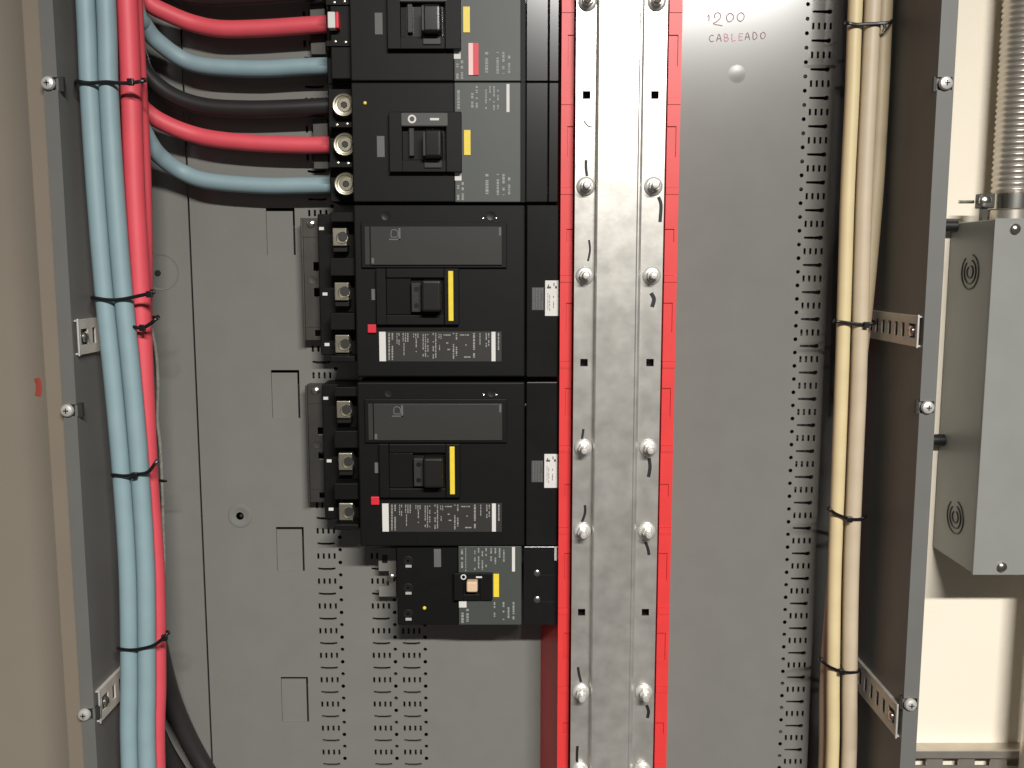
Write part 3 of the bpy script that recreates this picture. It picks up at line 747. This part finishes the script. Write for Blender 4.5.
# ------------------------------------------------------------------ slotted brackets on the side walls
def bracket(side, pyt, pyb, label, n=8):
    """pyt, pyb: photo rows of the front end"""
    xw = XR_I if side > 0 else XL_I
    xf = xw-side*.0035
    y0, y1 = .003, .150
    zt, zb = zpx(pyt, y0), zpx(pyb, y0)
    r = thing('slotted_bracket', label, 'bracket', (xw, .08, zb), 'slotted cable brackets')
    b = B(); h = zt-zb; e = .0015
    xa, xb = xf, xf+side*e
    sz0, sz1 = zb+h*.27, zb+h*.73
    b.box(xa, xb, y0, y1, zb, sz0).box(xa, xb, y0, y1, sz1, zt)
    p = (y1-y0)/(n+.6); y = y0
    for i in range(n):
        s0 = .0295+(i-1)*.0150; s1 = s0+.0065
        if i == 0: s0, s1 = .007, .021
        b.box(xa, xb, y, s0, sz0, sz1); y = s1
    b.box(xa, xb, y, y1, sz0, sz1)
    # top and bottom edges turned to the wall
    b.box(xb, xw, y0, y1, zb, zb+e).box(xb, xw, y0, y1, zt-e, zt)
    b.done('slotted_strip', 'bracket_steel', r)
    B().box(xf-side*.0006, xf+side*.0010, y0-.0014, y0, zb-.001, zt+.001).done('end_lip', 'bolt_zinc', r, bevel=.0004)
    yy = .0135; zc = (zt+zb)/2
    s_ = B().lathe((xf, yy, zc), [(.0046, 0), (.0044, -side*.0014), (.0026, -side*.0026), (.0002, -side*.0028)], 18, axis='x').done('bracket_screw', 'zinc', r, smooth=True)
bracket(1, 316, 347, 'slotted steel bracket on the right inner wall, the upper one')
bracket(1, 705, 737, 'slotted steel bracket on the right inner wall, the lower one by the flange screw')
bracket(-1, 320, 355, 'slotted steel bracket on the left inner wall, the upper one')
bracket(-1, 691, 722, 'slotted steel bracket on the left inner wall, the lower one')

# ------------------------------------------------------------------ junction box, conduit and strut on the wall at the right
YJ = .080
jx0 = xpx(985.5, 384, YJ); jx1 = jx0+.13
jz1, jz0 = zpx(219, YJ), zpx(574, YJ)
jb = thing('junction_box', 'grey steel junction box on the cream wall under the flexible conduit', 'junction box', (jx0+.06, Y_WALL, jz0))
B().box(jx0, jx1, YJ+.002, Y_WALL-.0002, jz0, jz1).done('body', 'junction_paint', jb, bevel=.001)
B().box(jx0-.0006, jx1+.0006, YJ, YJ+.002, jz0-.001, jz1+.0006).done('cover', 'junction_paint', jb, bevel=.0005)
for px, py in ((1015, 229), (1001.5, 567)):
    p = W(px, py, YJ); B().lathe((p.x, p.y, p.z), [(.0050, 0), (.0050, -.0014), (.0034, -.0030), (.0003, -.0034)], 20).done('cover_screw', 'zinc', jb, smooth=True)
for py in (272, 517):
    # on the left face, halfway back
    ym = .123; z = zpx(py, ym)
    k = None
    for r_ in (.0170, .0115, .0060):
        pts = [(jx0-.0001, ym+r_*math.cos(a*math.pi/14), z+r_*math.sin(a*math.pi/14)) for a in range(28) if a not in (6, 7, 20)]
        q = B().tube(pts[6:]+pts[:5], .0009, 6, 1).done('knockout_ring', 'dark_clip', k if k else jb, smooth=True)
        if k is None: k = q
# nipples that join it to the enclosure
for i, (py, lab) in enumerate(((226, 'short black nipple joining the enclosure and junction box, the upper one'), (440, 'short black nipple joining the enclosure and junction box, the lower one'))):
    yn = .158; z = zpx(py, yn); xa = XR_I+T
    r = thing('conduit_nipple', lab, 'pipe fitting', ((xa+jx0)/2, yn, z), 'nipples between enclosure and junction box')
    B().cyl(yn, z, .0062, xa+.0002, jx0-.0002, 24, axis='x').done('pipe', 'rubber_black', r, smooth=True)
    B().cyl(yn, z, .0105, xa+.0003, xa+.006, 8, axis='x').done('locknut', 'rubber_black', r, bevel=.0006)
    B().lathe((xa+.012, yn-.012, z+.003), [(.0026, .004), (.0026, -.001), (.0003, -.002)], 14).done('set_screw', 'zinc', r, smooth=True)
# flexible conduit and its clamp connector
YCd = .143; RC = .0190
cx = xpx(993, 190, YCd)+RC
cz0 = jz1+.0002; band0, band1 = zpx(209, YCd-RC), zpx(192, YCd-RC)
fx = thing('conduit_connector', 'silver clamp connector between the flexible conduit and junction box', 'pipe fitting', (cx, YCd, cz0))
B().lathe((cx, YCd, 0), [(RC*.98, cz0), (RC*.98, band0+.002)], 40, axis='z').done('sleeve', 'conduit_steel', fx, smooth=True)
B().lathe((cx, YCd, 0), [(RC*1.02, band0), (RC*1.10, band0+.001), (RC*1.10, band1-.001), (RC*1.02, band1)], 40, axis='z').done('clamp_band', 'zinc', fx, smooth=True)
p = W(985, 201, YCd-.022)
B().box(p.x-.006, p.x+.010, p.y, p.y+.008, p.z-.007, p.z+.007).done('clamp_ear', 'dull_steel', fx, bevel=.001)
B().lathe((p.x, p.y, p.z), [(.0062, 0), (.0060, -.0018), (.0040, -.0034), (.0003, -.0038)], 20).done('clamp_screw', 'zinc', fx, smooth=True)
B().cyl(p.y+.012, p.z, .0016, p.x-.020, p.x-.005, 12, axis='x').done('clamp_bolt_end', 'zinc', fx)
B().box(p.x-.001, p.x+.004, p.y+.002, p.y+.008, p.z-.022, p.z-.007).done('clamp_foot', 'dull_steel', fx)
prof = []; zc = band1+.0002; PR = .0056
top = .62; k = 0
N = int((top-zc)/PR)
for i in range(N):
    for t, rr in ((0, .955), (.22, .98), (.42, 1.02), (.58, 1.02), (.78, .98)):
        prof.append((RC*rr, zc+(i+t)*PR))
o = B().lathe((cx, YCd, 0), prof, 40, axis='z').done('flexible_conduit', 'conduit_steel', smooth=True)
tag(o, 'ribbed silver flexible metal conduit rising at the top right', 'conduit')
# straight conduit leaving the bottom of the junction box (mostly outside the photo)
lx = xpx(1015, 680, Y_WALL)
o = B().cyl(lx, .125, .0135, -1.1, jz0-.0015, 28, axis='z').done('straight_conduit', 'conduit_steel', smooth=True)
tag(o, 'straight conduit under the junction box, just past the right photo edge', 'conduit')
# slotted strut along the bottom
sz1 = zpx(748, .158); sz0 = sz1-.060
sx0, sx1 = XR_O+.004, jx1+.25
st = thing('slotted_strut', 'horizontal slotted steel strut on the cream wall at the bottom right', 'strut', ((sx0+sx1)/2, Y_WALL, sz0))
yf = .158
B().box(sx0, sx1, yf-.004, Y_WALL-.0002, sz1-.004, sz1).done('top_flange', 'conduit_steel', st, bevel=.0006)
B().box(sx0, sx1, yf-.006, yf-.004, sz1-.009, sz1).done('top_lip', 'conduit_steel', st, bevel=.0006)
b = B(); zt_, zb_ = sz1-.0115, sz1-.0205
b.box(sx0, sx1, yf, yf+.0016, zt_, sz1-.004).box(sx0, sx1, yf, yf+.0016, sz0, zb_)
x = sx0
c0 = xpx(951, 757, yf); pitch = xpx(983, 757, yf)-c0
k = -1
while True:
    xc = c0+k*pitch; k += 1
    if xc-.012 > sx1: break
    a, c = xc-.0085, xc+.0085
    if a > x:
        b.box(x, min(a, sx1), yf, yf+.0016, zb_, zt_)
    x = max(x, c)
if x < sx1: b.box(x, sx1, yf, yf+.0016, zb_, zt_)
b.done('slotted_face', 'conduit_steel', st)
B().box(sx0, sx1, yf-.003, Y_WALL-.0002, sz0, sz0+.003).done('bottom_flange', 'conduit_steel', st)
